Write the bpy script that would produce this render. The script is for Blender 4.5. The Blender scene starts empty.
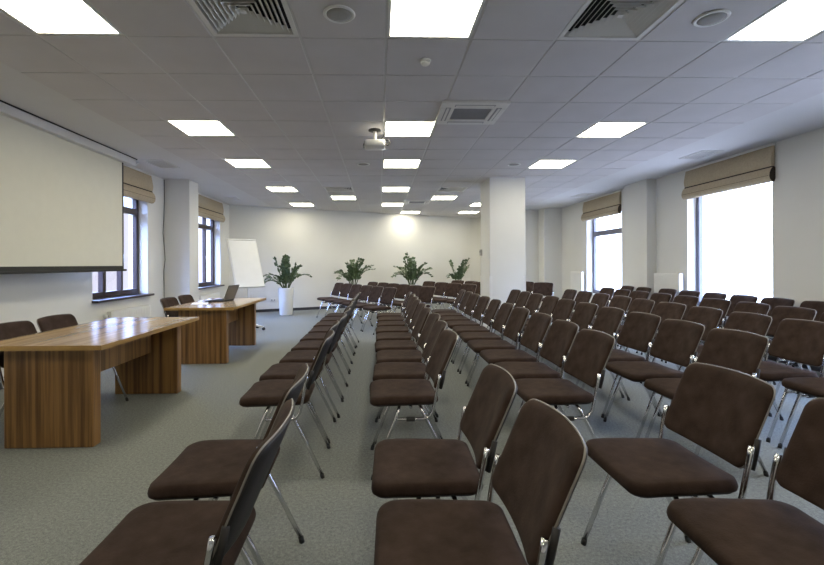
import bpy, math, random
from mathutils import Vector, Matrix

random.seed(7)
SC = bpy.context.scene
COL = SC.collection
PI = math.pi
YAW = 0.027
CAM_H = 1.30
CEIL = 2.89


def D(x, z):
    """camera depth z at lateral x -> room y"""
    return z - YAW * x


# ------------------------------------------------------------------ materials
def new_mat(name):
    m = bpy.data.materials.new(name)
    m.use_nodes = True
    nt = m.node_tree
    b = nt.nodes.get('Principled BSDF')
    return m, nt, b


def simple(name, col, rough=0.5, metal=0.0, noise=0.0, nscale=8.0, bump=0.0, bscale=60.0, spec=None, sheen=0.0):
    m, nt, b = new_mat(name)
    b.inputs['Roughness'].default_value = rough
    b.inputs['Metallic'].default_value = metal
    if spec is not None:
        b.inputs['Specular IOR Level'].default_value = spec
    if sheen:
        b.inputs['Sheen Weight'].default_value = sheen
        b.inputs['Sheen Roughness'].default_value = 0.45
    tc = nt.nodes.new('ShaderNodeTexCoord')
    n = nt.nodes.new('ShaderNodeTexNoise')
    n.inputs['Scale'].default_value = nscale
    n.inputs['Detail'].default_value = 4
    nt.links.new(tc.outputs['Object'], n.inputs['Vector'])
    r = nt.nodes.new('ShaderNodeValToRGB')
    a = max(noise, 0.015)
    r.color_ramp.elements[0].color = (col[0] * (1 - a), col[1] * (1 - a), col[2] * (1 - a), 1)
    r.color_ramp.elements[1].color = (min(1, col[0] * (1 + a)), min(1, col[1] * (1 + a)), min(1, col[2] * (1 + a)), 1)
    r.color_ramp.elements[0].position = 0.3
    r.color_ramp.elements[1].position = 0.7
    nt.links.new(n.outputs['Fac'], r.inputs['Fac'])
    nt.links.new(r.outputs['Color'], b.inputs['Base Color'])
    if bump:
        n2 = nt.nodes.new('ShaderNodeTexNoise')
        n2.inputs['Scale'].default_value = bscale
        n2.inputs['Detail'].default_value = 3
        nt.links.new(tc.outputs['Object'], n2.inputs['Vector'])
        bp = nt.nodes.new('ShaderNodeBump')
        bp.inputs['Strength'].default_value = bump
        bp.inputs['Distance'].default_value = 0.004
        nt.links.new(n2.outputs['Fac'], bp.inputs['Height'])
        nt.links.new(bp.outputs['Normal'], b.inputs['Normal'])
    return m


def wood(name, axis, light, dark, rough, scale=9.0):
    """zebrano veneer: fine straight stripes running along `axis` (x, y or z)"""
    m, nt, b = new_mat(name)
    tc = nt.nodes.new('ShaderNodeTexCoord')
    mp = nt.nodes.new('ShaderNodeMapping')
    s = [scale, scale, scale]
    s[axis] = 0.35
    mp.inputs['Scale'].default_value = s
    nt.links.new(tc.outputs['Object'], mp.inputs['Vector'])
    n = nt.nodes.new('ShaderNodeTexNoise')
    n.inputs['Scale'].default_value = 1.6
    n.inputs['Detail'].default_value = 5
    n.inputs['Roughness'].default_value = 0.62
    nt.links.new(mp.outputs['Vector'], n.inputs['Vector'])
    r = nt.nodes.new('ShaderNodeValToRGB')
    e = r.color_ramp.elements
    e[0].position, e[0].color = 0.30, (*dark, 1)
    e[1].position, e[1].color = 0.66, (*light, 1)
    x = e.new(0.47)
    x.color = (*[0.45 * p + 0.55 * q for p, q in zip(light, dark)], 1)
    x = e.new(0.56)
    x.color = (*[0.85 * p + 0.15 * q for p, q in zip(light, dark)], 1)
    nt.links.new(n.outputs['Fac'], r.inputs['Fac'])
    nt.links.new(r.outputs['Color'], b.inputs['Base Color'])
    b.inputs['Roughness'].default_value = rough
    return m


def emitter(name, col, strength):
    m = bpy.data.materials.new(name)
    m.use_nodes = True
    nt = m.node_tree
    b = nt.nodes['Principled BSDF']
    b.inputs['Base Color'].default_value = (0.9, 0.9, 0.9, 1)
    b.inputs['Emission Color'].default_value = (*col, 1)
    b.inputs['Emission Strength'].default_value = strength
    b.inputs['Roughness'].default_value = 0.6
    return m


def glass():
    m = bpy.data.materials.new('window_glass')
    m.use_nodes = True
    nt = m.node_tree
    nt.nodes.clear()
    o = nt.nodes.new('ShaderNodeOutputMaterial')
    mix = nt.nodes.new('ShaderNodeMixShader')
    mix.inputs['Fac'].default_value = 0.06
    t = nt.nodes.new('ShaderNodeBsdfTransparent')
    t.inputs['Color'].default_value = (0.95, 0.97, 0.98, 1)
    g = nt.nodes.new('ShaderNodeBsdfGlossy')
    g.inputs['Roughness'].default_value = 0.02
    nt.links.new(t.outputs[0], mix.inputs[1])
    nt.links.new(g.outputs[0], mix.inputs[2])
    nt.links.new(mix.outputs[0], o.inputs['Surface'])
    return m


def carpet():
    m, nt, b = new_mat('grey_carpet')
    tc = nt.nodes.new('ShaderNodeTexCoord')
    n1 = nt.nodes.new('ShaderNodeTexNoise')
    n1.inputs['Scale'].default_value = 220
    n1.inputs['Detail'].default_value = 2
    n2 = nt.nodes.new('ShaderNodeTexNoise')
    n2.inputs['Scale'].default_value = 60
    n2.inputs['Detail'].default_value = 5
    n2.inputs['Roughness'].default_value = 0.7
    for n in (n1, n2):
        nt.links.new(tc.outputs['Object'], n.inputs['Vector'])
    ad = nt.nodes.new('ShaderNodeMath')
    ad.operation = 'ADD'
    nt.links.new(n1.outputs['Fac'], ad.inputs[0])
    nt.links.new(n2.outputs['Fac'], ad.inputs[1])
    hf = nt.nodes.new('ShaderNodeMath')
    hf.operation = 'MULTIPLY'
    hf.inputs[1].default_value = 0.5
    nt.links.new(ad.outputs[0], hf.inputs[0])
    r = nt.nodes.new('ShaderNodeValToRGB')
    r.color_ramp.elements[0].position = 0.36
    r.color_ramp.elements[0].color = (0.115, 0.121, 0.115, 1)
    r.color_ramp.elements[1].position = 0.64
    r.color_ramp.elements[1].color = (0.295, 0.305, 0.283, 1)
    nt.links.new(hf.outputs[0], r.inputs['Fac'])
    nt.links.new(r.outputs['Color'], b.inputs['Base Color'])
    b.inputs['Roughness'].default_value = 0.95
    b.inputs['Specular IOR Level'].default_value = 0.1
    bp = nt.nodes.new('ShaderNodeBump')
    bp.inputs['Strength'].default_value = 0.5
    bp.inputs['Distance'].default_value = 0.004
    nt.links.new(hf.outputs[0], bp.inputs['Height'])
    nt.links.new(bp.outputs['Normal'], b.inputs['Normal'])
    return m


M = dict(
    wall=simple('wall_paint', (0.70, 0.69, 0.655), 0.75, noise=0.02, nscale=1.5, bump=0.05, bscale=300),
    plaster=simple('ceiling_plaster', (0.66, 0.65, 0.65), 0.8, noise=0.02, nscale=2),
    tile=simple('mineral_tile', (0.62, 0.595, 0.595), 0.85, noise=0.03, nscale=3, bump=0.15, bscale=220),
    grid=simple('grid_metal', (0.60, 0.59, 0.58), 0.3),
    lampwhite=simple('white_enamel', (0.80, 0.80, 0.78), 0.35),
    carpet=carpet(),
    skirting=simple('dark_skirting', (0.035, 0.035, 0.045), 0.5),
    fabric=simple('brown_microfibre', (0.043, 0.0275, 0.022), 0.92, noise=0.30, nscale=13, bump=0.25, bscale=160, spec=0.1, sheen=0.03),
    shell=simple('black_plastic', (0.014, 0.011, 0.011), 0.6, noise=0.08, bump=0.1, bscale=300),
    piping=simple('grey_edge_trim', (0.22, 0.20, 0.18), 0.25),
    chrome=simple('chrome_tube', (0.72, 0.72, 0.74), 0.13, metal=1.0),
    rubber=simple('black_rubber', (0.015, 0.015, 0.015), 0.7),
    topwood=wood('table_top_veneer', 1, (0.52, 0.375, 0.225), (0.31, 0.205, 0.115), 0.17, 7.0),
    edgewood=wood('table_edge_band', 1, (0.43, 0.265, 0.085), (0.34, 0.195, 0.06), 0.3, 5.0),
    legwood=wood('zebrano_panel', 2, (0.34, 0.18, 0.06), (0.075, 0.032, 0.013), 0.3, 15.0),
    brownframe=simple('brown_window_frame', (0.032, 0.018, 0.017), 0.35, noise=0.1),
    greyframe=simple('slate_window_frame', (0.13, 0.13, 0.17), 0.4),
    glass=glass(),
    linen=simple('beige_linen', (0.43, 0.355, 0.245), 0.9, noise=0.08, nscale=40, bump=0.2, bscale=250),
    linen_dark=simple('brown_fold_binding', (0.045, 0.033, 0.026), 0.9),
    cord=simple('grey_cord', (0.12, 0.12, 0.11), 0.6),
    screen=simple('matte_screen', (0.66, 0.645, 0.555), 0.9, noise=0.01),
    black=simple('black_border', (0.012, 0.012, 0.012), 0.6),
    casing=simple('white_casing', (0.62, 0.61, 0.59), 0.4),
    radiator=simple('white_radiator', (0.78, 0.77, 0.74), 0.35),
    pot=simple('white_pot', (0.82, 0.82, 0.82), 0.25),
    soil=simple('dark_soil', (0.03, 0.02, 0.015), 0.95, noise=0.4, nscale=50),
    leaf=simple('green_leaf', (0.075, 0.115, 0.055), 0.35, noise=0.35, nscale=14),
    stem=simple('green_stem', (0.06, 0.085, 0.03), 0.5, noise=0.1),
    paper=simple('white_paper', (0.80, 0.80, 0.78), 0.7),
    whiteplastic=simple('white_plastic', (0.74, 0.73, 0.70), 0.35),
    greyplastic=simple('grey_plastic', (0.30, 0.30, 0.31), 0.45),
    silver=simple('brushed_silver', (0.10, 0.10, 0.095), 0.35, metal=0.6),
    darkvoid=simple('dark_plenum', (0.02, 0.02, 0.022), 0.9),
    grille=simple('grille_metal', (0.74, 0.73, 0.70), 0.45),
    speaker=simple('speaker_mesh', (0.34, 0.335, 0.32), 0.7, noise=0.1, nscale=300),
    lens=simple('lens_glass', (0.01, 0.01, 0.012), 0.05),
    lamp=emitter('lit_diffuser', (1.0, 0.945, 0.745), 15.0),
)


# ------------------------------------------------------------------ mesh builder
class MB:
    def __init__(s):
        s.v, s.f, s.m, s.sm = [], [], [], []

    def face(s, idx, mat=0, smooth=False):
        s.f.append(tuple(idx)); s.m.append(mat); s.sm.append(smooth)

    def add(s, pts):
        b = len(s.v)
        s.v += [tuple(p) for p in pts]
        return b

    def box(s, a, b, mat=0):
        x0, y0, z0 = a; x1, y1, z1 = b
        if x0 > x1: x0, x1 = x1, x0
        if y0 > y1: y0, y1 = y1, y0
        if z0 > z1: z0, z1 = z1, z0
        i = s.add([(x0, y0, z0), (x1, y0, z0), (x1, y1, z0), (x0, y1, z0), (x0, y0, z1), (x1, y0, z1), (x1, y1, z1), (x0, y1, z1)])
        for q in ((0, 3, 2, 1), (4, 5, 6, 7), (0, 1, 5, 4), (1, 2, 6, 5), (2, 3, 7, 6), (3, 0, 4, 7)):
            s.face([i + k for k in q], mat)
        return s

    def obox(s, c, ax, ay, az, mat=0):
        """oriented box: centre and three half-axis vectors"""
        c, ax, ay, az = map(Vector, (c, ax, ay, az))
        i = s.add([c + sx * ax + sy * ay + sz * az for sz in (-1, 1) for sx, sy in ((-1, -1), (1, -1), (1, 1), (-1, 1))])
        for q in ((0, 3, 2, 1), (4, 5, 6, 7), (0, 1, 5, 4), (1, 2, 6, 5), (2, 3, 7, 6), (3, 0, 4, 7)):
            s.face([i + k for k in q], mat)
        return s

    def loft(s, rings, mat=0, smooth=True, cap0=True, cap1=True, closed=True):
        n = len(rings[0])
        base = [s.add(r) for r in rings]
        for a, b in zip(base, base[1:]):
            for k in range(n if closed else n - 1):
                s.face((a + k, a + (k + 1) % n, b + (k + 1) % n, b + k), mat, smooth)
        if cap0: s.face([base[0] + k for k in reversed(range(n))], mat, smooth)
        if cap1: s.face([base[-1] + k for k in range(n)], mat, smooth)
        return s

    def tube(s, path, r, n=8, mat=0, cap=True, flat=1.0, loop=False):
        P = [Vector(p) for p in path]
        N = len(P)
        rr = r if isinstance(r, (list, tuple)) else [r] * N
        rings = []
        up = None
        for i, p in enumerate(P):
            if loop:
                t = (P[(i + 1) % N] - P[i - 1]).normalized()
            else:
                t = (P[min(i + 1, N - 1)] - P[max(i - 1, 0)]).normalized()
            if up is None:
                ref = Vector((0, 0, 1)) if abs(t.z) < 0.9 else Vector((1, 0, 0))
                up = (ref - t * ref.dot(t)).normalized()
            else:
                up = (up - t * up.dot(t)).normalized()
            sd = t.cross(up)
            rings.append([p + rr[i] * (math.cos(2 * PI * k / n) * up + flat * math.sin(2 * PI * k / n) * sd) for k in range(n)])
        if loop:
            rings.append(rings[0])
            s.loft(rings, mat, True, False, False)
        else:
            s.loft(rings, mat, True, cap, cap)
        return s

    def lathe(s, prof, n=24, c=(0, 0, 0), mat=0, smooth=True, caps=True):
        rings = [[(c[0] + r * math.cos(2 * PI * k / n), c[1] + r * math.sin(2 * PI * k / n), c[2] + z) for k in range(n)] for r, z in prof]
        return s.loft(rings, mat, smooth, caps, caps)

    def prism(s, outline, a0, a1, axis=2, mat=0):
        """extrude a 2D outline along an axis"""
        def P(u, v, w):
            return {0: (w, u, v), 1: (u, w, v), 2: (u, v, w)}[axis]
        return s.loft([[P(u, v, a0) for u, v in outline], [P(u, v, a1) for u, v in outline]], mat, False)

    def mesh(s, name, mats):
        me = bpy.data.meshes.new(name)
        me.from_pydata(s.v, [], s.f)
        for m in (mats if isinstance(mats, (list, tuple)) else [mats]):
            me.materials.append(m)
        for p, mi, sm in zip(me.polygons, s.m, s.sm):
            p.material_index = mi
            p.use_smooth = sm
        me.update()
        import bmesh
        bm = bmesh.new(); bm.from_mesh(me)
        bmesh.ops.recalc_face_normals(bm, faces=bm.faces)
        bm.to_mesh(me); bm.free()
        return me

    def build(s, name, mats, parent=None, bevel=0.0, loc=None, segs=2):
        o = bpy.data.objects.new(name, s.mesh(name, mats))
        COL.objects.link(o)
        if parent: o.parent = parent
        if loc: o.location = loc
        if bevel:
            b = o.modifiers.new('bevel', 'BEVEL')
            b.width = bevel; b.segments = segs; b.limit_method = 'ANGLE'; b.angle_limit = math.radians(50)
        return o


def thing(name, label, cat, loc=(0, 0, 0), rz=0.0, group=None):
    o = bpy.data.objects.new(name, None)
    o.empty_display_size = 0.1
    COL.objects.link(o)
    o.location = loc
    o.rotation_euler = (0, 0, rz)
    return tag(o, label, cat, group)


def tag(o, label, cat, group=None):
    o['label'] = label; o['category'] = cat
    if group: o['group'] = group
    return o


def struct(o):
    o['kind'] = 'structure'
    return o


def copy_tree(o, parent=None):
    c = o.copy()
    COL.objects.link(c)
    c.parent = parent
    for ch in list(o.children):
        copy_tree(ch, c)
    return c


def rrect(w, h, r, n=6, e=0):
    """rounded rectangle outline centred on origin, e extra points on each straight side"""
    pts = []
    if e:
        q = rrect(w, h, r, n)
        for i, p in enumerate(q):
            pts.append(p)
            if i % (n + 1) == n:
                p2 = q[(i + 1) % len(q)]
                pts += [(p[0] + (p2[0] - p[0]) * k / (e + 1), p[1] + (p2[1] - p[1]) * k / (e + 1)) for k in range(1, e + 1)]
        return pts
    for cx, cy, a0 in ((w / 2 - r, h / 2 - r, 0), (-w / 2 + r, h / 2 - r, PI / 2), (-w / 2 + r, -h / 2 + r, PI), (w / 2 - r, -h / 2 + r, 1.5 * PI)):
        for k in range(n + 1):
            a = a0 + PI / 2 * k / n
            pts.append((cx + r * math.cos(a), cy + r * math.sin(a)))
    return pts


# ------------------------------------------------------------------ room shell
XL, XR = -3.99, 5.23
Y0 = -2.6
TL, TR = -2.948, 4.15          # tiled field of the ceiling
def far_y(x): return 11.865 + 0.458 * (x - XL)

o = MB().box((XL - .3, Y0 - .2, -0.1), (XR + .3, 15.6, 0)).build('floor', M['carpet']); struct(o)

WIN = {  # name: (side, y0, y1, z0, z1)
    1: ('L', 6.26, 7.73, 0.81, 2.50),
    2: ('L', 9.62, 11.20, 0.80, 2.50),
    3: ('R', 9.42, 11.03, 0.55, 2.55),
    4: ('R', 5.75, 7.38, 0.55, 2.55),
    5: ('R', 2.10, 3.73, 0.55, 2.55),  # out of view; continues the window spacing, added to let in daylight
}

def wall_x(name, xin, sgn, y0, y1, ops, th=0.32):
    mb = MB()
    xo = xin + sgn * th
    ops = sorted(ops)
    y = y0
    for a, b, z0, z1 in ops:
        mb.box((xin, y, 0), (xo, a, CEIL + .06))
        mb.box((xin, a, 0), (xo, b, z0))
        mb.box((xin, a, z1), (xo, b, CEIL + .06))
        y = b
    mb.box((xin, y, 0), (xo, y1, CEIL + .06))
    return struct(mb.build(name, M['wall']))

wall_x('wall_left', XL, -1, Y0, 12.1, [v[1:] for v in WIN.values() if v[0] == 'L'])
wall_x('wall_right', XR, 1, Y0, 13.3, [v[1:] for v in WIN.values() if v[0] == 'R'])
struct(MB().box((XL - .3, Y0 - .2, 0), (XR + .3, Y0, CEIL + .06)).build('wall_front', M['wall']))
# far wall runs at a slant, then a short return on the right
mb = MB()
xa, xb = XL - .3, 3.12
mb.prism([(xa, far_y(xa)), (xb, far_y(xb)), (xb, far_y(xb) + .25), (xa, far_y(xa) + .25)], 0, CEIL + .06)
mb.box((3.12, far_y(3.12), 0), (3.95, far_y(3.12) + .25, CEIL + .06))
struct(mb.build('wall_back', M['wall']))
mb = MB()
mb.box((3.90, 13.05, 0), (XR + .3, 15.5, CEIL + .06))
struct(mb.build('wall_corner', M['wall']))
# pilasters
struct(MB().box((XL, D(-3.75, 8.23), 0), (-3.53, D(-3.6, 8.64), CEIL)).build('wall_pilaster_left', M['wall'], bevel=.004))
struct(MB().box((5.05, D(5, 8.36), 0), (XR, D(5, 9.15), CEIL)).build('wall_pilaster_right', M['wall'], bevel=.004))
struct(MB().box((4.72, D(4.9, 12.7), 0), (XR, 13.05, CEIL)).build('wall_pilaster_corner', M['wall'], bevel=.004))
# free-standing column with corner guards
cx0, cx1 = 2.02, 2.68
cy0, cy1 = D(2.3, 8.12), D(2.0, 8.84)
colo = struct(MB().box((cx0, cy0, 0), (cx1, cy1, CEIL)).build('column', M['wall'], bevel=.006))
for gx in (cx0, cx1):
    for gy in (cy0, cy1):
        sx = -1 if gx == cx0 else 1
        sy = -1 if gy == cy0 else 1
        g = MB()
        g.box((gx + sx * .006, gy + sy * .006, 0), (gx - sx * .045, gy, 1.07))
        g.box((gx + sx * .006, gy + sy * .006, 0), (gx, gy - sy * .045, 1.07))
        g.build('corner_guard', M['whiteplastic'], colo)

# baseboards
def skirt_line(name, pts, inward):
    mb = MB()
    for (xa, ya), (xb, yb) in zip(pts, pts[1:]):
        d = Vector((xb - xa, yb - ya, 0)).normalized()
        n = Vector((-d.y, d.x, 0)) * inward
        mb.prism([(xa, ya), (xb, yb), (xb + n.x * .012, yb + n.y * .012), (xa + n.x * .012, ya + n.y * .012)], 0, .075)
    return struct(mb.build(name, M['skirting']))
skirt_line('baseboard_back', [(XL, far_y(XL)), (3.12, far_y(3.12)), (3.9, far_y(3.12))], -1)
skirt_line('baseboard_left', [(XL, Y0), (XL, D(-3.75, 8.23))], -1)
skirt_line('baseboard_right', [(XR, Y0), (XR, D(5, 8.36))], 1)

# ceiling: lid, plaster side strips, tiles in a recessed grid
ce = MB()
ce.box((XL - .3, Y0 - .2, CEIL + .06), (XR + .3, 15.6, CEIL + .12))  # unseen cover slab above the tiles, added to block outside light
ce.box((XL, Y0, CEIL), (TL, 13.0, CEIL + .06))
ce.box((TR, Y0, CEIL), (XR, 13.4, CEIL + .06))
ceil = struct(ce.build('ceiling', M['plaster']))
def cell(i, j): return (.052 + .6 * i, 3.104 + .6 * j)
LIGHTS = [(-4, -1), (0, -1), (4, -1), (-4, 3), (0, 3), (4, 3), (-4, 6), (0, 6), (4, 6), (-4, 10), (0, 10), (4, 10),
          (-2, 12), (2, 12), (-4, 14), (0, 14), (4, 14), (1, 17), (4, 17),
          (-4, -5), (0, -5), (4, -5)]
DIFF = [(-2, -1), (2, -1), (-2, 10), (2, 10)]
CASS = [(1, 2), (1, 13)]
HOLE = set(LIGHTS + DIFF + CASS)
tl, gr = MB(), MB()
g = 0.0085
for i in range(-5, 7):
    for j in range(-10, 21):
        if (i, j) in HOLE: continue
        x, y = cell(i, j)
        x1 = min(x + .6, TR)
        if y > far_y((x + x1) / 2) + .4: continue
        zb, zt = CEIL - .006, CEIL + .012
        c = .004
        def R(d, z): return [(x + g + d, y + g + d, z), (x1 - g - d, y + g + d, z), (x1 - g - d, y + .6 - g - d, z), (x + g + d, y + .6 - g - d, z)]
        tl.loft([R(0, zt), R(0, zb + c), R(c, zb)], 0, False, False, True)
for i in range(-5, 8):
    x = min(cell(i, 0)[0], TR)
    gr.box((x - .012, Y0, CEIL - .001), (x + .012, 15.5, CEIL + .02))
for j in range(-10, 22):
    y = cell(0, j)[1]
    gr.box((TL, y - .012, CEIL - .0015), (TR, y + .012, CEIL + .02))
tl.build('ceiling_tiles', M['tile'], ceil)
gr.build('ceiling_grid', M['grid'], ceil)

# ------------------------------------------------------------------ windows
def window(n):
    side, y0, y1, z0, z1 = WIN[n]
    s = -1 if side == 'L' else 1
    xin = XL if side == 'L' else XR
    fm = M['brownframe'] if side == 'L' else M['greyframe']
    root = bpy.data.objects.new('window_%d' % n, None)
    COL.objects.link(root)
    root.location = (xin, y0, z0)
    struct(root)
    L, H = y1 - y0, z1 - z0
    xa, xb = s * .15, s * .22
    f = .07
    fr = MB()
    fr.box((xa, 0, 0), (xb, f, H)); fr.box((xa, L - f, 0), (xb, L, H))
    fr.box((xa, f, 0), (xb, L - f, .09)); fr.box((xa, f, H - f), (xb, L - f, H))
    fr.build('frame', fm, root, bevel=.005)
    if side == 'L':
        for yy, w in ((L * .345, .075), (L * .655, .05)):
            MB().box((xa - s * .008, yy - w / 2, .09), (xb, yy + w / 2, H - f)).build('mullion', fm, root, bevel=.005)
        zt = 2.20 - z0
        MB().box((xa - s * .01, f, zt - .05), (xb, L - f, zt + .05)).build('transom', fm, root, bevel=.005)
        MB().box((xa + s * .03, f, .09), (xa + s * .036, L - f, H - f)).build('pane', M['glass'], root)
        MB().box((-s * .09, -.02, -.035), (xa, L + .05, 0)).build('sill', fm, root, bevel=.006)
        h = MB().box((xa - s * .03, L * .655 - .012, .62), (xa - s * .008, L * .655 + .012, .70))
        h.box((xa - s * .045, L * .655 - .009, .52), (xa - s * .03, L * .655 + .009, .67))
        h.build('handle', M['whiteplastic'], root)
    else:
        if n == 3:
            zt = 2.03 - z0
            MB().box((xa - s * .01, f, zt - .06), (xb, L - f, zt + .06)).build('transom', fm, root, bevel=.005)
        MB().box((xa + s * .03, f, .09), (xa + s * .036, L - f, H - f)).build('pane', M['glass'], root)
        MB().box((-s * .06, -.06, -.03), (xa, L + .06, 0)).build('sill', M['whiteplastic'], root, bevel=.006)
for n in WIN: window(n)

def blind(label, side, y0, y1, ztop=2.86):
    s = 1 if side == 'L' else -1           # direction into the room
    x = XL if side == 'L' else XR
    t = thing('roman_blind', label, 'blind', (x, y0, ztop), 0, 'roman blinds over the windows')
    L = y1 - y0
    front = [(.030, 0), (.042, -.06), (.058, -.14), (.066, -.20), (.060, -.255), (.050, -.285)]
    back = [(.012, -.285), (.012, 0)]
    out = [(s * u, v) for u, v in front + back]
    MB().prism(out, 0, L, axis=1).build('upper_drop', M['linen'], t)
    low = [(.052, -.30), (.078, -.33), (.096, -.375), (.100, -.42), (.090, -.455), (.064, -.485), (.030, -.49), (.014, -.45), (.014, -.30)]
    MB().prism([(s * u, v) for u, v in low], -.012, L + .012, axis=1).build('lower_fold', M['linen'], t)
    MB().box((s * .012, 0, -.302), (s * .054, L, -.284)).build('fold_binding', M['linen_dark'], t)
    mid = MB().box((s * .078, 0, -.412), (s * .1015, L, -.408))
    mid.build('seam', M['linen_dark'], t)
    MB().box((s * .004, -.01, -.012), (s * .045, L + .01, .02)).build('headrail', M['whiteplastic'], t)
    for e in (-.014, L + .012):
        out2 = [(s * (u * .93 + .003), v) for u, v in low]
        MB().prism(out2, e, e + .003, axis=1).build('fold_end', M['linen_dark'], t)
    return t
blind('beige roman blind beside the projection screen on the left wall', 'L', 6.15, D(-3.95, 7.69))
blind('beige roman blind on the left wall beyond the pilaster, above the flip chart', 'L', 9.55, D(-3.95, 11.17))
blind('beige roman blind on the right wall farther from the camera', 'R', 9.41, 11.12)
blind('large beige roman blind over the nearest visible right window', 'R', 5.70, 7.37)

# ------------------------------------------------------------------ ceiling fittings
lname = {-4: 'left', 0: 'middle', 4: 'right'}
order = {-5: 'out of frame behind the camera', -1: 'nearest the camera', 3: 'second from the camera', 6: 'third from the camera', 10: 'fourth from the camera',
         14: 'farthest but at the end wall', 17: ''}
SPECIAL = {(-2, 12): 'lit square ceiling panel between the left and middle rows, beside the far vent',
           (2, 12): 'lit square ceiling panel between the middle row and the column, beside the far vent',
           (1, 17): 'lit square ceiling panel touching the back wall, behind the far air conditioner',
           (4, 17): 'lit square ceiling panel nearest the back right corner, left of the column',
           (4, 14): 'lit square ceiling panel half hidden by the white column edge',
           (4, 10): 'lit square ceiling panel hidden behind the white column',
           (-4, 14): 'lit square ceiling panel at the far end of the left row',
           (0, 14): 'lit square ceiling panel at the far end of the middle row'}
first = None
for (i, j) in LIGHTS:
    x, y = cell(i, j)
    lab = SPECIAL.get((i, j)) or 'lit square ceiling panel in the %s row, %s' % (lname[i], order[j])
    if first is None:
        first = thing('ceiling_light', lab, 'ceiling light', (x + .3, y + .3, CEIL), 0, 'square light panels in the tiled ceiling')
        fr = MB()
        a, b = .292, .272
        for (p, q) in (((-a, -a), (a, -b)), ((-a, b), (a, a)), ((-a, -b), (-b, b)), ((b, -b), (a, b))):
            fr.box((p[0], p[1], -.006), (q[0], q[1], .02))
        fr.build('frame', M['lampwhite'], first)
        MB().box((-b, -b, -.002), (b, b, .01)).build('diffuser', M['lamp'], first)
        t = first
    else:
        t = copy_tree(first)
        t.location = (x + .3, y + .3, CEIL)
        t['label'] = lab

def diffuser(i, j, label):
    x, y = cell(i, j)
    t = thing('air_diffuser', label, 'vent', (x + .3, y + .3, CEIL), 0, 'square louvred air diffusers')
    MB().box((-.29, -.29, .045), (.29, .29, .055)).build('plenum', M['darkvoid'], t)
    fr = MB()
    def sq(a, z): return [(-a, -a, z), (a, -a, z), (a, a, z), (-a, a, z)]
    fr.loft([sq(.292, .01), sq(.292, -.006), sq(.262, -.006), sq(.25, .03)], 0, False, False, False)
    fr.build('frame', M['grille'], t)
    for k in range(7):
        a = .240 - k * .033
        lv = MB()
        lv.loft([sq(a, -.004), sq(a - .027, .030), sq(a - .030, .030), sq(a - .003, -.006), sq(a, -.004)], 0, False, False, False)
        lv.build('louvre', M['grille'], t)
    MB().loft([sq(.018, -.004), sq(.006, .03)], 0, False).build('louvre_core', M['grille'], t)
    return t
diffuser(-2, -1, 'square louvred air diffuser in the near ceiling, left of the middle light')
diffuser(2, -1, 'square louvred air diffuser in the near ceiling, right of the middle light')
diffuser(-2, 10, 'small far air diffuser in the ceiling left of the middle lights')
diffuser(2, 10, 'small far air diffuser in the ceiling beside the white column')

def cassette(i, j, label):
    x, y = cell(i, j)
    t = thing('air_conditioner', label, 'air conditioner', (x + .3, y + .3, CEIL), 0, 'ceiling air conditioner cassettes')
    p = MB()
    a = .335; w = .17
    p.box((-a, -a, -.03), (a, -w, -.002)); p.box((-a, w, -.03), (a, a, -.002))
    p.box((-a, -w, -.03), (-w - .02, w, -.002)); p.box((w + .02, -w, -.03), (a, w, -.002))
    p.build('panel', M['whiteplastic'], t, bevel=.008)
    MB().box((-.19, -.17, -.012), (.19, .17, -.006)).build('intake', M['darkvoid'], t)
    sl = MB()
    for k in range(9):
        yy = -.15 + k * .0375
        sl.box((-.19, yy - .006, -.026), (.19, yy + .006, -.014))
    sl.build('intake_grille', M['greyplastic'], t)
    for ang in range(4):
        v = MB()
        R = Matrix.Rotation(ang * PI / 2, 3, 'Z')
        c = R @ Vector((0, .255, -.031))
        v.obox(c, R @ Vector((.2, 0, 0)), R @ Vector((0, .026, 0)), (0, 0, .0015))
        ol = v.build('air_outlet', M['greyplastic'], t)
        v = MB()
        v.obox(R @ Vector((0, .258, -.034)), R @ Vector((.19, 0, 0)), R @ Vector((0, .012, 0)), (0, 0, .003))
        v.build('flap', M['whiteplastic'], ol)
    return t
cassette(1, 2, 'white ceiling air conditioner cassette between the second middle light and the column')
cassette(1, 13, 'far white ceiling air conditioner cassette beside the last middle light')

def speaker(i, j, label, r=.098):
    x, y = cell(i, j)
    t = thing('ceiling_speaker', label, 'speaker', (x + .3, y + .3, CEIL - .006), 0, 'round ceiling loudspeakers')
    MB().lathe([(r, 0), (r + .004, -.004), (r - .004, -.012), (r - .016, -.010), (r - .018, 0)], 32).build('rim', M['lampwhite'], t)
    MB().lathe([(r - .018, 0), (r - .018, -.008), (.05, -.013), (.0005, -.015)], 32).build('mesh_cover', M['speaker'], t)
speaker(-1, -1, 'round ceiling loudspeaker in the near ceiling left of the middle light')
speaker(3, -1, 'round ceiling loudspeaker in the near ceiling beside the right light')
speaker(-1, 6, 'distant round ceiling loudspeaker behind the projector')
speaker(3, 6, 'distant round ceiling loudspeaker in front of the white column')

x, y = cell(0, 0)
t = thing('smoke_detector', 'small white smoke detector on the ceiling below the big middle light', 'smoke detector', (x + .31, y + .33, CEIL - .006))
MB().lathe([(.045, 0), (.045, -.010), (.040, -.014)], 24).build('base', M['whiteplastic'], t)
MB().lathe([(.034, -.014), (.037, -.026), (.028, -.036), (.001, -.040)], 24).build('sensor_head', M['whiteplastic'], t)

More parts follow.
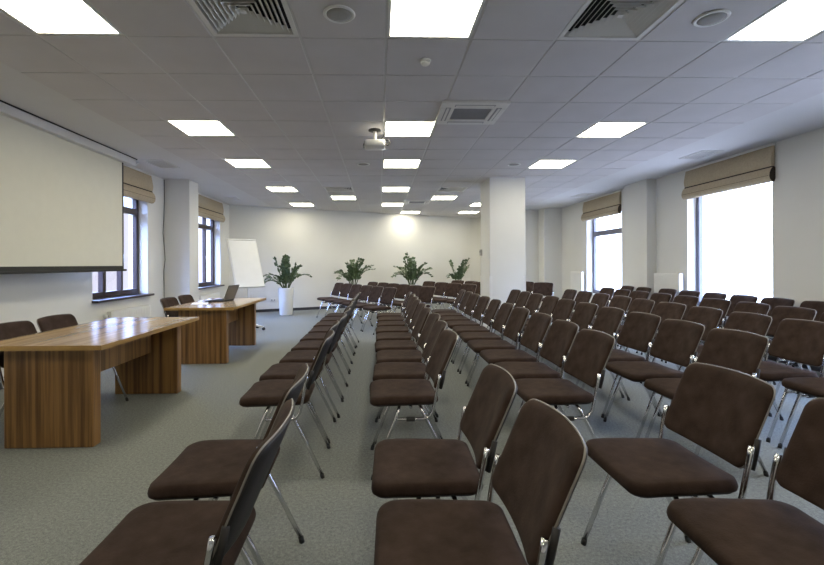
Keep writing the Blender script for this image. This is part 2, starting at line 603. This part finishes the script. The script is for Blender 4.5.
def strip_vent(label, x, y, lx, ly, dark=False):
    t = thing('air_vent', label, 'vent', (x, y, CEIL), 0, 'flat vents in the plaster ceiling strips')
    f = MB()
    f.box((-lx, -ly, -.008), (lx, -ly + .03, 0)); f.box((-lx, ly - .03, -.008), (lx, ly, 0))
    f.box((-lx, -ly + .03, -.008), (-lx + .03, ly - .03, 0)); f.box((lx - .03, -ly + .03, -.008), (lx, ly - .03, 0))
    f.build('frame', M['casing'], t)
    s = MB()
    n = 8
    for k in range(n):
        yy = -ly + .05 + k * (2 * ly - .1) / (n - 1)
        s.box((-lx + .03, yy - .008, -.006), (lx - .03, yy + .008, -.001))
    s.build('slats', M['grille'], t)
    MB().box((-lx + .03, -ly + .03, -.0008), (lx - .03, ly - .03, -.0002)).build('backing', M['darkvoid'] if dark else M['greyplastic'], t)
strip_vent('flat vent in the left plaster ceiling strip above the nearer left blind', -3.42, D(-3.42, 6.95), .17, .28)
strip_vent('small dark vent in the left plaster strip near the back corner', -3.5, D(-3.5, 10.6), .14, .20, True)
strip_vent('flat vent in the right plaster strip beside the large near blind', 4.72, D(4.72, 6.5), .16, .24)
strip_vent('flat vent in the right plaster strip beside the farther right blind', 4.72, D(4.72, 10.3), .16, .28)

# projector
t = thing('projector', 'white ceiling projector on a short pole, facing the screen', 'projector', (-.05, D(-.05, 5.22), CEIL - .006))
MB().lathe([(.075, 0), (.075, -.014), (.03, -.02)], 20).build('ceiling_plate', M['black'], t)
MB().lathe([(.020, -.015), (.020, -.14)], 14).build('pole', M['whiteplastic'], t)
b = MB().loft([[(u, v, z) for u, v in rrect(.24 * q, .24 * q, .035)] for z, q in ((-.215, .93), (-.207, 1), (-.155, 1), (-.143, .95), (-.138, .85))], 0, True)
body = b.build('body', M['whiteplastic'], t)
lz = MB()
lz.tube([(-.115, .04, -.178), (-.138, .04, -.178)], 0.028, 16)
lz.build('lens', M['lens'], body)
MB().box((-.1235, -.10, -.20), (-.119, -.01, -.155)).build('front_grille', M['black'], body)
pts = [(.118, -.06, -.18), (.15, -.06, -.20), (.175, -.06, -.17), (.16, -.06, -.135), (.13, -.06, -.14)]
MB().tube(pts, .008, 6).build('cable', M['black'], t)
MB().tube([(.07, 0, -.11), (.10, 0, -.08), (.13, 0, -.03), (.155, 0, 0)], .006, 6).build('cable', M['black'], t)

# ------------------------------------------------------------------ projection screen
t = thing('projection_screen', 'large pulled-down white projection screen with black border on the left wall', 'projection screen', (-3.70, 3.2, 1.24))
MB().box((-.07, 0, 1.54), (.07, 3.52, 1.64)).build('casing', M['casing'], t, bevel=.012)
MB().box((-.07, 0, 1.636), (.075, 3.54, 1.649)).build('casing_slot', M['black'], t)
sc_ = MB().box((-.004, .10, .05), (0, 3.27, 1.54)).build('fabric', M['screen'], t)
bd = MB()
bd.box((-.005, .055, .0), (.0015, .10, 1.54)); bd.box((-.005, 3.27, 0), (.0015, 3.305, 1.54)); bd.box((-.005, .10, .0), (.0015, 3.27, .05))
bd.build('black_border', M['black'], sc_)
MB().box((-.02, .03, -.025), (.02, 3.35, .005)).build('bottom_bar', M['black'], t, bevel=.005)
MB().tube([(.0, 3.52, 1.59), (.0, 3.62, 1.60), (0, 3.70, 1.64)], .02, 8).build('bracket', M['casing'], t)

# ------------------------------------------------------------------ tables
def table(label, x0, x1, y0, y1):
    t = thing('conference_table', label, 'table', ((x0 + x1) / 2, (y0 + y1) / 2, 0), 0, 'zebrano conference tables')
    w, l = (x1 - x0) / 2, (y1 - y0) / 2
    top = MB().box((-w + .002, -l + .002, .716), (w - .002, l - .002, .75)).build('table_top', M['topwood'], t)
    e = MB()
    e.box((-w, -l, .716), (w, -l + .002, .7496)); e.box((-w, l - .002, .716), (w, l, .7496))
    e.box((-w, -l + .002, .716), (-w + .002, l - .002, .7496)); e.box((w - .002, -l + .002, .716), (w, l - .002, .7496))
    e.build('edge_band', M['edgewood'], top)
    for sy in (-1, 1):
        yo = sy * (l - .12)
        yi = sy * (l - .214)
        MB().box((-w + .13, yi, 0), (w - .135, yo, .716)).build('panel_leg', M['legwood'], t, bevel=.008)
    MB().box((-w + .47, -l + .214, .42), (-w + .495, l - .214, .716)).build('modesty_panel', M['legwood'], t)
    return t
table('brown zebrano conference table nearest the camera, with nothing on it', -2.80, -1.912, D(-1.9, 3.04), D(-1.9, 4.69))
table('brown zebrano conference table farther back, with a laptop on it', -2.77, -1.88, D(-1.9, 5.70), D(-1.9, 7.34))

# laptop
t = thing('laptop', 'open grey laptop on the farther conference table', 'laptop', (-2.40, D(-2.40, 6.72), .75), math.radians(-99))
# local: user side is -y, hinge at +y
bs = MB().box((-.165, -.12, .004), (.165, .12, .022)).build('base', M['black'], t, bevel=.004)
MB().box((-.14, -.03, .022), (.14, .09, .0235)).build('keyboard', M['rubber'], bs)
c, s = math.cos(math.radians(22)), math.sin(math.radians(22))
ax = Vector((.165, 0, 0)); up = Vector((0, s, c)); nn = Vector((0, c, -s))
ctr = Vector((0, .118, .024)) + up * .118
ld = MB().obox(ctr, ax, up * .118, nn * .005).build('lid', M['silver'], t, bevel=.003)
MB().obox(ctr - nn * .0055, ax * .92, up * .105, nn * .0008).build('display', M['black'], ld)
t = thing('paper_sheet', 'white papers lying beside the laptop on the farther table', 'paper', (-2.54, D(-2.5, 6.25), .75), .3)
MB().box((-.105, -.15, .0), (.105, .15, .004)).build('sheets', M['paper'], t)
t = thing('computer_mouse', 'small dark mouse on the farther table near the laptop', 'mouse', (-2.50, D(-2.5, 6.46), .75), 1.2)
MB().loft([[(u * q, v * q, z) for u, v in rrect(.058, .10, .025)] for z, q in ((0, .95), (.008, 1), (.02, .92), (.030, .6), (.032, .25))]).build('shell', M['black'], t)
MB().tube([(0, .005, .033), (0, .02, .032)], .004, 6).build('wheel', M['greyplastic'], t)

# ------------------------------------------------------------------ flip chart
t = thing('flip_chart', 'white flip chart easel on wheels standing by the back left corner', 'flip chart', (-2.567, 8.80, 0), math.radians(41.5))
# local: faces -y, board leans back
lean = math.radians(23)
up = Vector((0, math.sin(lean), math.cos(lean))); rt = Vector((1, 0, 0)); nn = Vector((0, -math.cos(lean), math.sin(lean)))
c0 = Vector((.02, 0.0, .85))
bc = c0 + up * .53
bo = MB().obox(bc, rt * .31, up * .53, nn * .010).build('board', M['whiteplastic'], t, bevel=.006)
pd = MB().obox(bc + nn * .016 - up * .015, rt * .285, up * .50, nn * .005).build('paper_pad', M['paper'], bo)
MB().obox(bc + nn * .022 + up * .505, rt * .30, up * .014, nn * .010).build('clip_bar', M['whiteplastic'], bo)
MB().obox(c0 + nn * .03 - up * .0, rt * .30, up * .008, nn * .03).build('pen_tray', M['whiteplastic'], bo, bevel=.004)
MB().tube([(0, .05, .08), (0, .05, .60)], .020, 12).build('post', M['whiteplastic'], t)
MB().tube([(0, .05, .58), (0, .05, .86), tuple(c0 + up * .30 - nn * .025)], .016, 12).build('inner_post', M['whiteplastic'], t)
for k in range(5):
    a = 2 * PI * k / 5 + .5
    dx, dy = math.cos(a), math.sin(a)
    lg = MB().tube([(0, .05, .10), (dx * .15, .05 + dy * .15, .098), (dx * .30, .05 + dy * .30, .068)], [.024, .02, .014], 10).build('base_leg', M['whiteplastic'], t)
    w = MB()
    px, py = dx * .30, .05 + dy * .30
    w.tube([(px - dy * .018, py + dx * .018, .030), (px + dy * .018, py - dx * .018, .030)], .030, 14)
    w.build('caster', M['rubber'], lg)

# ------------------------------------------------------------------ radiators
def radiator(label, side, y0, y1, z0, z1):
    valve = side == 'L'
    s = 1 if side == 'L' else -1
    x = XL if side == 'L' else XR
    t = thing('radiator', label, 'radiator', (x + s * .012, y0, z0), 0, 'white panel radiators')
    L, H = y1 - y0, z1 - z0
    p = MB()
    p.box((s * .075, 0, 0), (s * .088, L, H))
    p.box((s * .02, 0, 0), (s * .033, L, H))
    p.build('panel', M['radiator'], t, bevel=.004)
    r = MB()
    n = int(L / .05)
    for k in range(n):
        yy = .03 + k * (L - .06) / (n - 1)
        r.box((s * .088, yy - .011, .03), (s * .092, yy + .011, H - .03))
    r.build('ribs', M['radiator'], t)
    gz = MB().box((s * .022, 0, H), (s * .086, L, H + .006))
    gz.build('top_grille', M['radiator'], t)
    MB().box((s * .022, -.003, .01), (s * .086, 0, H)).build('end_cover', M['radiator'], t)
    MB().box((s * .022, L, .01), (s * .086, L + .003, H)).build('end_cover', M['radiator'], t)
    MB().box((0, .1, .05), (s * .02, L - .1, .09)).build('wall_bracket', M['greyplastic'], t)
    MB().tube([(s * .05, L * .93, .02), (s * .05, L * .93, -z0)], .009, 8).build('pipe', M['radiator'], t)
    if not valve: return
    v = MB().tube([(s * .05, -.003, H - .06), (s * .05, -.06, H - .06)], .012, 10)
    v.build('valve_stem', M['chrome'], t)
    MB().tube([(s * .05, -.05, H - .06), (s * .05, -.10, H - .05)], .024, 12).build('thermostat_head', M['whiteplastic'], t)
    MB().tube([(s * .05, -.04, H - .06), (s * .05, -.04, -z0 + .0)], .009, 8).build('pipe', M['radiator'], t)
radiator('low white radiator under the left window beside the screen', 'L', 6.52, 7.62, .14, .62)
radiator('low white radiator behind the farther conference table', 'L', 9.75, 10.9, .14, .62)
radiator('white radiator on the right wall between the two windows', 'R', D(5, 7.58), D(5, 8.28), .42, 1.11)
radiator('white radiator on the right wall in the far corner, beyond the windows', 'R', D(5, 11.25), D(5, 11.9), .42, 1.08)

# ------------------------------------------------------------------ wall details
t = thing('power_socket', 'white double power socket on the back wall left of the plant', 'socket', (-2.95, far_y(-2.95), .32), math.atan(.458))
MB().box((-.075, -.012, -.04), (.075, 0, .04)).build('plate', M['whiteplastic'], t, bevel=.004)
for sx in (-.036, .036):
    MB().tube([(sx, -.0125, 0), (sx, -.0135, 0)], .022, 16).build('outlet', M['greyplastic'], t)
t = thing('thermostat', 'small grey control box on the left face of the white column', 'thermostat', (cx0, cy1 - .09, 1.52))
MB().box((-.035, -.05, -.06), (0, .05, .06)).build('case', M['greyplastic'], t, bevel=.006)
MB().box((-.037, -.025, .0), (-.035, .025, .035)).build('display', M['black'], t)
yw = D(-3.99, 8.20)
pts = [(XL + .008, yw, 2.88), (XL + .008, yw + .005, 2.5), (XL + .008, yw - .02, 2.1), (XL + .008, yw - .05, 1.9), (XL + .008, yw - .01, 1.65), (XL + .02, yw + .0, 1.4),
       (XL + .01, yw - .03, 1.2), (XL + .008, yw - .02, .9), (XL + .01, yw - .02, .4)]
tag(MB().tube(pts, .007, 6).build('wall_cable', M['cord']), 'thin grey cable hanging down the left wall beside the pilaster', 'cable')

# ------------------------------------------------------------------ plants
def plant(label, x, y, seed, width, height, n, pot_h=.70, sc=1.0):
    rnd = random.Random(seed)
    t = thing('potted_plant', label, 'plant', (x, y, 0), 0, 'zz plants in tall white pots along the back wall')
    rt_, rb = .20, .155
    MB().lathe([(rb, 0), (rb + .01, .012), (rt_ - .005, pot_h - .02), (rt_, pot_h), (rt_ - .018, pot_h), (rt_ - .022, pot_h - .05)], 32).build('pot', M['pot'], t)
    MB().lathe([(rt_ - .022, pot_h - .05), (.12, pot_h - .035), (.001, pot_h - .03)], 24).build('soil', M['soil'], t)
    for k in range(n):
        a = 2 * PI * k / n + rnd.uniform(-.35, .35)
        r0 = rnd.uniform(.02, .08)
        th0 = rnd.uniform(.02, .3) if k % 3 == 0 else rnd.uniform(.25, .6)   # lean at the base
        bend = rnd.uniform(.1, .8) if k % 3 == 0 else rnd.uniform(.4, 2.4)
        drift = rnd.uniform(-.07, .07)
        L = height * rnd.uniform(.78, 1.08) * (1.0 if k % 3 == 0 else width)
        f = MB()
        P = [Vector((r0 * math.cos(a), r0 * math.sin(a), pot_h - .05))]
        NS = 10
        for q in range(NS):
            th = th0 + bend * (q / NS) ** 1.6
            a += drift
            P.append(P[-1] + L / NS * Vector((math.sin(th) * math.cos(a), math.sin(th) * math.sin(a), math.cos(th))))
        f.tube(P, [.014 - .0009 * q for q in range(NS + 1)], 6, mat=1)
        for q in range(3, NS + 1):
            p = P[q]; tng = (P[q] - P[q - 1]).normalized()
            sd = tng.cross(Vector((0, 0, 1)))
            if sd.length < .05: sd = Vector((math.sin(a), -math.cos(a), 0))
            sd.normalize()
            nb = sd.cross(tng).normalized()
            for sg in ((-1, 1) if q < NS else (-1, 0, 1)):
                ln = rnd.uniform(.10, .15) * sc * (1.0 if q < NS - 1 else .8)
                d = (sd * sg * .8 + tng * (.8 if sg else 1) + nb * rnd.uniform(-.3, .6)).normalized()
                wv = d.cross(nb + sd * rnd.uniform(-.7, .7)).normalized()
                nv = wv.cross(d)
                wd = ln * .43
                pts = [p, p + d * ln * .3 + wv * wd * .85 - nv * .004, p + d * ln * .65 + wv * wd * .8 - nv * .002, p + d * ln - nv * .012, p + d * ln * .65 - wv * wd * .8 - nv * .002, p + d * ln * .3 - wv * wd * .85 - nv * .004,
                       p + d * ln * .3 + nv * .008, p + d * ln * .65 + nv * .010]
                i = f.add(pts)
                for tri in ((0, 1, 6), (1, 2, 7, 6), (2, 3, 7), (3, 4, 7), (4, 5, 6, 7), (5, 0, 6)):
                    f.face([i + z for z in tri], 0, True)
        f.build('frond', [M['leaf'], M['stem']], t)
    return t
def at(px, z):
    return ((px - 379.5) * z / 442.5, D((px - 379.5) * z / 442.5, z))
x, y = at(286, 11.45); plant('leafy green plant in a tall white pot beside the flip chart', x, y, 3, .95, .80, 12)
x, y = at(353.5, 12.4); plant('leafy green plant on the back wall, second from the flip chart', x, y, 9, .95, .86, 11)
x, y = at(412, 13.0); plant('bushy green plant by the back wall, third from the flip chart', x, y, 14, 1.0, .86, 15)
x, y = at(458, 14.0); plant('green plant by the back wall nearest the white column', x, y, 21, .8, .82, 7)

# ------------------------------------------------------------------ chairs
def make_chair():
    """faces local -y; origin on the floor under the seat centre"""
    t = thing('conference_chair', 'brown chair', 'chair')
    # seat
    W, Dp = .445, .425
    ol = rrect(W, Dp, .058, 7, 6)
    def ring(q, z, dish=0.0):
        out = []
        for u, v in ol:
            tap = 1.0 - .10 * max(0.0, v / Dp + .1)
            uu, vv = u * q * tap, v * q
            zz = z - .016 * max(0.0, (-vv / Dp) - .28) * 2.4 + .012 * (abs(uu) / (W / 2)) ** 2 * dish
            out.append((uu, vv - .008, zz))
        return out
    seat = MB().loft([ring(.95, .447), ring(.99, .452), ring(1.0, .463), ring(.99, .476), ring(.965, .485, .6), ring(.92, .4895, .6), ring(.8, .4915, .6), ring(.6, .4915, .6), ring(.4, .4915, .6), ring(.2, .4915, .6), ring(.02, .4915, .6)]).build('seat', M['fabric'], t)
    MB().loft([ring(.90, .436), ring(.945, .441), ring(.95, .4475)]).build('seat_pan', M['shell'], seat)
    # backrest: curved pad
    Wb, Hb = .452, .295
    olb = rrect(Wb, Hb, .036, 6, 8)
    zc = .688
    def bp(u, w, off):
        z = zc + w + .010 * (1 - (2 * u / Wb) ** 2) * (1 if w > 0 else -1) * abs(w) / (Hb / 2)
        y = .196 + .130 * (z - .54) / .30 - .030 * (2 * abs(u) / Wb) ** 2 + off
        return (u, y + .012, z)
    def bring(q, off): return [bp(u * q, w * q, off) for u, w in olb]
    back = MB().loft([bring(.02, -.0235), bring(.25, -.0235), bring(.5, -.0235), bring(.75, -.023), bring(.9, -.021), bring(.96, -.016), bring(.99, -.009), bring(1.0, -.002), bring(1.0, .003)], cap0=True, cap1=False).build('backrest', M['fabric'], t)
    MB().loft([bring(.995, .003), bring(.995, .008), bring(.96, .014), bring(.7, .014), bring(.4, .014), bring(.02, .014)], cap0=False).build('back_shell', M['shell'], back)
    MB().tube(bring(1.006, .003), 0.0034, 6, loop=True).build('edge_trim', M['piping'], back)
    for s in (-1, 1):
        xs = s * .218
        # upright bends forward under the seat
        P = [(s * .2345, .203, .632), (s * .236, .196, .60), (s * .236, .182, .53), (s * .234, .170, .46), (s * .230, .158, .405), (s * .226, .135, .372), (s * .222, .105, .362), (s * .215, -.055, .360)]
        u = MB().tube(P, .0115, 10, flat=.8).build('upright', M['chrome'], t)
        sl = MB().tube([(s * .229, .233, .655), (s * .230, .221, .60), (s * .230, .207, .545)], .0105, 8)
        sl.build('sleeve', M['shell'], u)
        MB().tube([(s * .2195, .05, .3612), (s * .2175, .0, .3606)], .0145, 10).build('clamp', M['rubber'], u)
        for y0, y1 in ((-.045, -.205), (.095, .292)):
            xx = s * .195
            k = (y1 - y0)
            P = [(s * .12, y0 - k * .04, .427), (s * .170, y0 - k * .03, .425), (s * .196, y0 + k * .0, .414), (s * .208, y0 + k * .06, .388), (s * .212, y0 + k * .14, .355), (s * .214, y0 + k * .36, .27), (s * .218, y1, .012)]
            lg = MB().tube(P, .0105, 10).build('leg', M['chrome'], t)
            MB().tube([(s * .2175, y1 - k * .03, .026), (s * .218, y1, 0.0)], .0125, 10).build('foot_cap', M['rubber'], lg)
    MB().tube([(-.19, .03, .4235), (.19, .03, .4235)], .009, 8).build('crossbar', M['chrome'], t)
    return t

proto = make_chair()
used = [False]
crnd = random.Random(5)
def chair(x, y, rz, label, group):
    if not used[0]:
        o = proto; used[0] = True
    else:
        o = copy_tree(proto)
    o.location = (x, y, 0)
    o.rotation_euler = (0, 0, rz)
    o['label'] = label
    o['group'] = group
    return o

ORD = ['', 'nearest the camera', 'second from the camera', 'third', 'fourth', 'fifth', 'sixth', 'seventh', 'eighth', 'ninth', 'tenth', 'eleventh', 'twelfth']
ROWS = [('A', -.345, [1, 2] + list(range(4, 13)), 'row beside the tables'),
        ('B', .485, [1, 2] + list(range(4, 13)), 'second row from the tables'),
        ('C', 1.45, [1, 2] + list(range(4, 14)), 'third row from the tables'),
        ('D', 2.37, list(range(4, 14)), 'fourth row from the tables'),
        ('E', 3.325, list(range(4, 14)), 'fifth row from the tables'),
        ('F', 4.23, list(range(6, 15)), 'row second from the right windows'),
        ('G', 5.09, list(range(8, 16)), 'row along the right windows')]
XADJ = {('G', 13): -.03, ('G', 14): -.13, ('G', 15): -.13, ('B', 1): .02, ('B', 2): .012, ('C', 1): .045, ('C', 2): .01, ('C', 4): -.01, ('B', 4): -.01, ('A', 1): .035, ('A', 2): -.005}
for r, xb, ks, desc in ROWS:
    for n, k in enumerate(ks):
        z = 1.838 + .53 * (k - 2)
        x = xb + XADJ.get((r, k), 0) + crnd.uniform(-.012, .012)
        ox = x - .31
        if r == 'G': z += .09
        if n == 0: w = 'nearest the camera'
        elif n == len(ks) - 1: w = 'farthest from the camera'
        else: w = ['', 'second', 'third', 'fourth', 'fifth', 'sixth', 'seventh', 'eighth', 'ninth', 'tenth', 'eleventh'][n] + ' from the camera'
        if n == 2 and r in 'ABC': w = 'third, just beyond the gap'
        chair(ox, D(ox, z), -PI / 2 + math.radians(crnd.uniform(-2, 2)), 'brown chrome-legged chair in the %s, %s' % (desc, w), 'chairs in the %s' % desc)

def facing(px, z, ang, label, group):
    """chair whose back-top centre is seen at px at camera depth z"""
    x = (px - 379.5) * z / 442.5
    y = D(x, z)
    rz = math.radians(ang)
    f = Vector((math.sin(rz), -math.cos(rz), 0))
    chair(x + f.x * .29, y + f.y * .29, rz, label, group)
G1 = 'chairs in the slanting rows near the plants'
for n, (px, z) in enumerate([(339, 10.9), (347.3, 10.43), (356.6, 9.96), (366.5, 9.5), (377.3, 9.05), (390, 8.6)]):
    facing(px, z, -60, 'brown chair in the slanting front row by the back wall, %s from left' % ['first', 'second', 'third', 'fourth', 'fifth', 'sixth'][n], G1)
for n, (px, z) in enumerate([(372.6, 11.35), (383, 10.9), (393, 10.4), (403.5, 9.9), (415, 9.45), (427.7, 8.95)]):
    facing(px, z, -57, 'brown chair in the second slanting row by the plants, %s from left' % ['first', 'second', 'third', 'fourth', 'fifth', 'sixth'][n], G1)
for n, (px, z) in enumerate([(429, 11.6), (441.5, 10.9), (454, 10.4), (468.4, 9.9)]):
    facing(px, z, -54, ['brown chair in the third slanting row, under the bushy plant', 'brown chair in the third slanting row, middle one before the last plant',
                        'brown chair in the third slanting row, just left of the last plant', 'brown chair in the third slanting row, beside the column'][n], G1)
for n, (px, z) in enumerate([(457.5, 12.2), (471, 11.6), (479, 11.0)]):
    facing(px, z, -52, ['brown chair in the rearmost slanting row, at the last plant', 'brown chair in the rearmost slanting row, right of the last plant', 'brown chair in the rearmost slanting row, half hidden by the column'][n], G1)
for n, (px, z) in enumerate([(524.5, 11.2), (543, 10.6)]):
    facing(px, z, -32, ['brown chair beyond the column, partly hidden by its right edge', 'brown chair beyond the column, standing clear in the far right corner'][n], 'chairs beyond the column')
G2 = 'chairs behind the conference tables'
for x, z, lab in ((-2.935, 3.50, 'brown chair behind the nearer table, cut off by the left edge'), (-2.935, 4.005, 'brown chair behind the nearer table, under the screen'),
                  (-2.94, 6.15, 'brown chair behind the farther table, nearer the camera'), (-2.94, 6.67, 'brown chair behind the farther table, second from the camera')):
    chair(x + .31, D(x, z), PI / 2, lab, G2)

# ------------------------------------------------------------------ daylight
w = bpy.data.worlds.new('overcast_sky')
SC.world = w
w.use_nodes = True
nt = w.node_tree
bg = nt.nodes['Background']
tc = nt.nodes.new('ShaderNodeTexCoord')
sp = nt.nodes.new('ShaderNodeSeparateXYZ')
nt.links.new(tc.outputs['Generated'], sp.inputs[0])
mr = nt.nodes.new('ShaderNodeMapRange')
mr.inputs['From Min'].default_value = -.5
mr.inputs['From Max'].default_value = .5
nt.links.new(sp.outputs['X'], mr.inputs['Value'])
mx = nt.nodes.new('ShaderNodeMix')
mx.data_type = 'RGBA'
zr = nt.nodes.new('ShaderNodeMapRange')
zr.inputs['From Min'].default_value = .10
zr.inputs['From Max'].default_value = .45
nt.links.new(sp.outputs['Z'], zr.inputs['Value'])
m2 = nt.nodes.new('ShaderNodeMix')
m2.data_type = 'RGBA'
m2.inputs[6].default_value = (0.74, 0.71, 0.86, 1)
m2.inputs[7].default_value = (12.0, 17.0, 34.0, 1)
nt.links.new(zr.outputs['Result'], m2.inputs['Factor'])
nt.links.new(m2.outputs[2], mx.inputs[6])
m3 = nt.nodes.new('ShaderNodeMix')
m3.data_type = 'RGBA'
m3.inputs[6].default_value = (4.5, 5.0, 6.6, 1)
m3.inputs[7].default_value = (15.0, 19.0, 30.0, 1)
nt.links.new(zr.outputs['Result'], m3.inputs['Factor'])
nt.links.new(m3.outputs[2], mx.inputs[7])
nt.links.new(mr.outputs['Result'], mx.inputs['Factor'])
nt.links.new(mx.outputs[2], bg.inputs['Color'])
bg.inputs['Strength'].default_value = 1.0

# ------------------------------------------------------------------ camera
cam = bpy.data.cameras.new('camera')
co = bpy.data.objects.new('camera', cam)
COL.objects.link(co)
co.location = (0, 0, CAM_H)
co.rotation_euler = (Matrix.Rotation(-YAW, 3, 'Z') @ Matrix.Rotation(PI / 2, 3, 'X') @ Matrix.Rotation(-.004, 3, 'Z')).to_euler()
cam.sensor_width = 36.0
cam.sensor_fit = 'HORIZONTAL'
cam.lens = 442.5 / 824 * 36
cam.shift_x = (412 - 391.5) / 824
cam.shift_y = -(282.5 - 264.1) / 824
cam.clip_start = 0.05
SC.camera = co
vs = SC.view_settings
vs.view_transform = 'Standard'
vs.look = 'None'
vs.gamma = 1.0
vs.use_curve_mapping = False
vs.exposure = 0.38
SC.cycles.max_bounces = 10
SC.cycles.diffuse_bounces = 6
SC.cycles.use_denoising = True
SC.cycles.sample_clamp_indirect = 6.0
